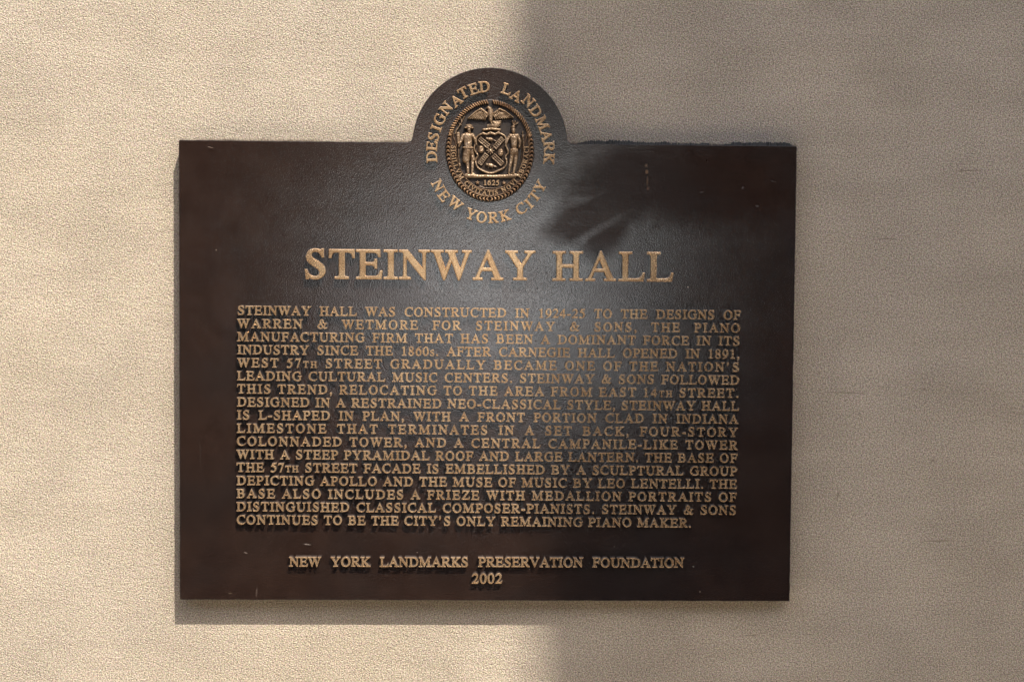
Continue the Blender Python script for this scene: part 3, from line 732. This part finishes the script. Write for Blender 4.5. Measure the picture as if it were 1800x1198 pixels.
for (cx_, cy_, s_) in ((545, 500, 1), (552, 800, 1.08)):
    bv = Relief(470, cy_-50, 640, cy_+50, 2.4)
    bv.blob(cx_, cy_, 44*s_, 22*s_, 34, 12); bv.blob(cx_-42*s_, cy_-8, 20*s_, 15*s_, 28); bv.cap(cx_+36*s_, cy_+10, cx_+62*s_, cy_+20, 12, 9, 18)
    bv.cap(cx_-20*s_, cy_+12, cx_-26*s_, cy_+30, 8, 7, 20); bv.cap(cx_+18*s_, cy_+16, cx_+14*s_, cy_+34, 8, 7, 20); bv.cap(cx_-50*s_, cy_-22, cx_-44*s_, cy_-14, 6, 6, 30)
    bv.build('beaver', M_SEAL, shield, L2)
for (cx_, cy_) in ((436, 618), (664, 652)):
    ba = Relief(cx_-50, cy_-60, cx_+50, cy_+60, 2.4)
    ba.blob(cx_, cy_, 36, 50, 42)
    ba.H = np.where(np.abs(ba.Y-cy_) > 42, 0, ba.H)
    ba.H += np.where((ba.H > 0) & ((np.abs(np.abs(ba.Y-cy_)-24) < 6) | (np.abs(np.abs(ba.Y-cy_)-40) < 4)), 5, 0)
    ba.build('barrel', M_SEAL, shield, L2)
# sailor, with sounding line and cross staff
sa = Relief(110, 300, 410, 945, 2.4)
sa.cap(296, 395, 298, 420, 27, 22, 62); sa.blob(297, 402, 9, 7, 68)                     # head, nose
sa.chain([(252, 372), (290, 366), (342, 374)], 13, 12, 60); sa.blob(294, 352, 46, 26, 62)  # hat
sa.cap(284, 470, 284, 590, 58, 46, 58); sa.cap(240, 462, 330, 455, 28, 28, 52)           # chest, shoulders
sa.chain([(284, 600), (268, 680), (262, 740)], 50, 44, 62); sa.cap(320, 610, 345, 740, 32, 26, 44)  # coat skirts
sa.chain([(278, 770), (284, 830), (288, 895)], 25, 17, 44); sa.chain([(338, 765), (338, 830), (334, 885)], 23, 16, 40)
sa.cap(288, 900, 262, 915, 18, 14, 38); sa.cap(334, 895, 360, 908, 16, 13, 34)
sa.chain([(228, 462), (206, 520), (186, 570)], 26, 17, 48); sa.cap(186, 572, 182, 588, 16, 14, 46)
sa.chain([(335, 455), (368, 505), (378, 560)], 26, 17, 48)
sa.cap(228, 600, 340, 606, 9, 9, 66); sa.chain([(284, 440), (286, 520), (282, 600)], 7, 7, 64)
sa.build('sailor_figure', M_SEAL, seal, LIFT)
pl = Relief(90, 230, 260, 880, 2.4)
pl.chain([(240, 244), (212, 300), (188, 345), (150, 400), (138, 440)], 10, 9, 30); pl.chain([(198, 262), (212, 300)], 9, 9, 28); pl.chain([(178, 320), (205, 340)], 8, 8, 28)
pl.cap(170, 440, 172, 545, 24, 22, 40); pl.blob(170, 438, 22, 18, 48)
pl.chain([(176, 560), (178, 700), (190, 800)], 9, 9, 26); pl.cap(190, 790, 192, 812, 13, 15, 32)
pl.build('sounding_line', M_SEAL, seal, LIFT)
# archer with feathered crown and bow
ar = Relief(700, 265, 910, 945, 2.4)
ar.cap(810, 385, 812, 412, 25, 20, 60); ar.blob(808, 398, 7, 7, 66); ar.blob(808, 356, 27, 20, 62)
for (x, y) in ((800, 286), (832, 290), (862, 304)): ar.cap(812, 345, x, y, 9, 10, 36)
ar.cap(778, 456, 858, 456, 26, 26, 50); ar.cap(818, 480, 820, 580, 48, 36, 54)
ar.blob(822, 632, 46, 48, 60); 
for k in range(6): ar.cap(785+15*k, 615, 782+16*k, 668, 8, 7, 62)
ar.chain([(800, 665), (782, 770), (760, 885)], 30, 15, 48); ar.chain([(842, 665), (836, 770), (816, 885)], 30, 15, 50)
ar.cap(760, 895, 774, 910, 14, 12, 36); ar.cap(816, 893, 838, 908, 14, 12, 36)
ar.chain([(772, 458), (742, 505), (722, 575)], 22, 13, 44); ar.chain([(866, 466), (888, 525), (880, 590)], 22, 15, 46)
ar.build('archer_figure', M_SEAL, seal, LIFT)
bw = Relief(850, 385, 980, 900, 2.4)
bw.chain([(918, 412), (920, 450), (926, 540), (936, 640), (926, 740), (880, 862)], 8, 8, 26); bw.blob(920, 462, 13, 30, 34); bw.cap(918, 402, 918, 425, 7, 9, 30)
bw.chain([(905, 480), (912, 600), (905, 720), (868, 840)], 5, 5, 18)
bw.build('bow', M_SEAL, seal, LIFT)
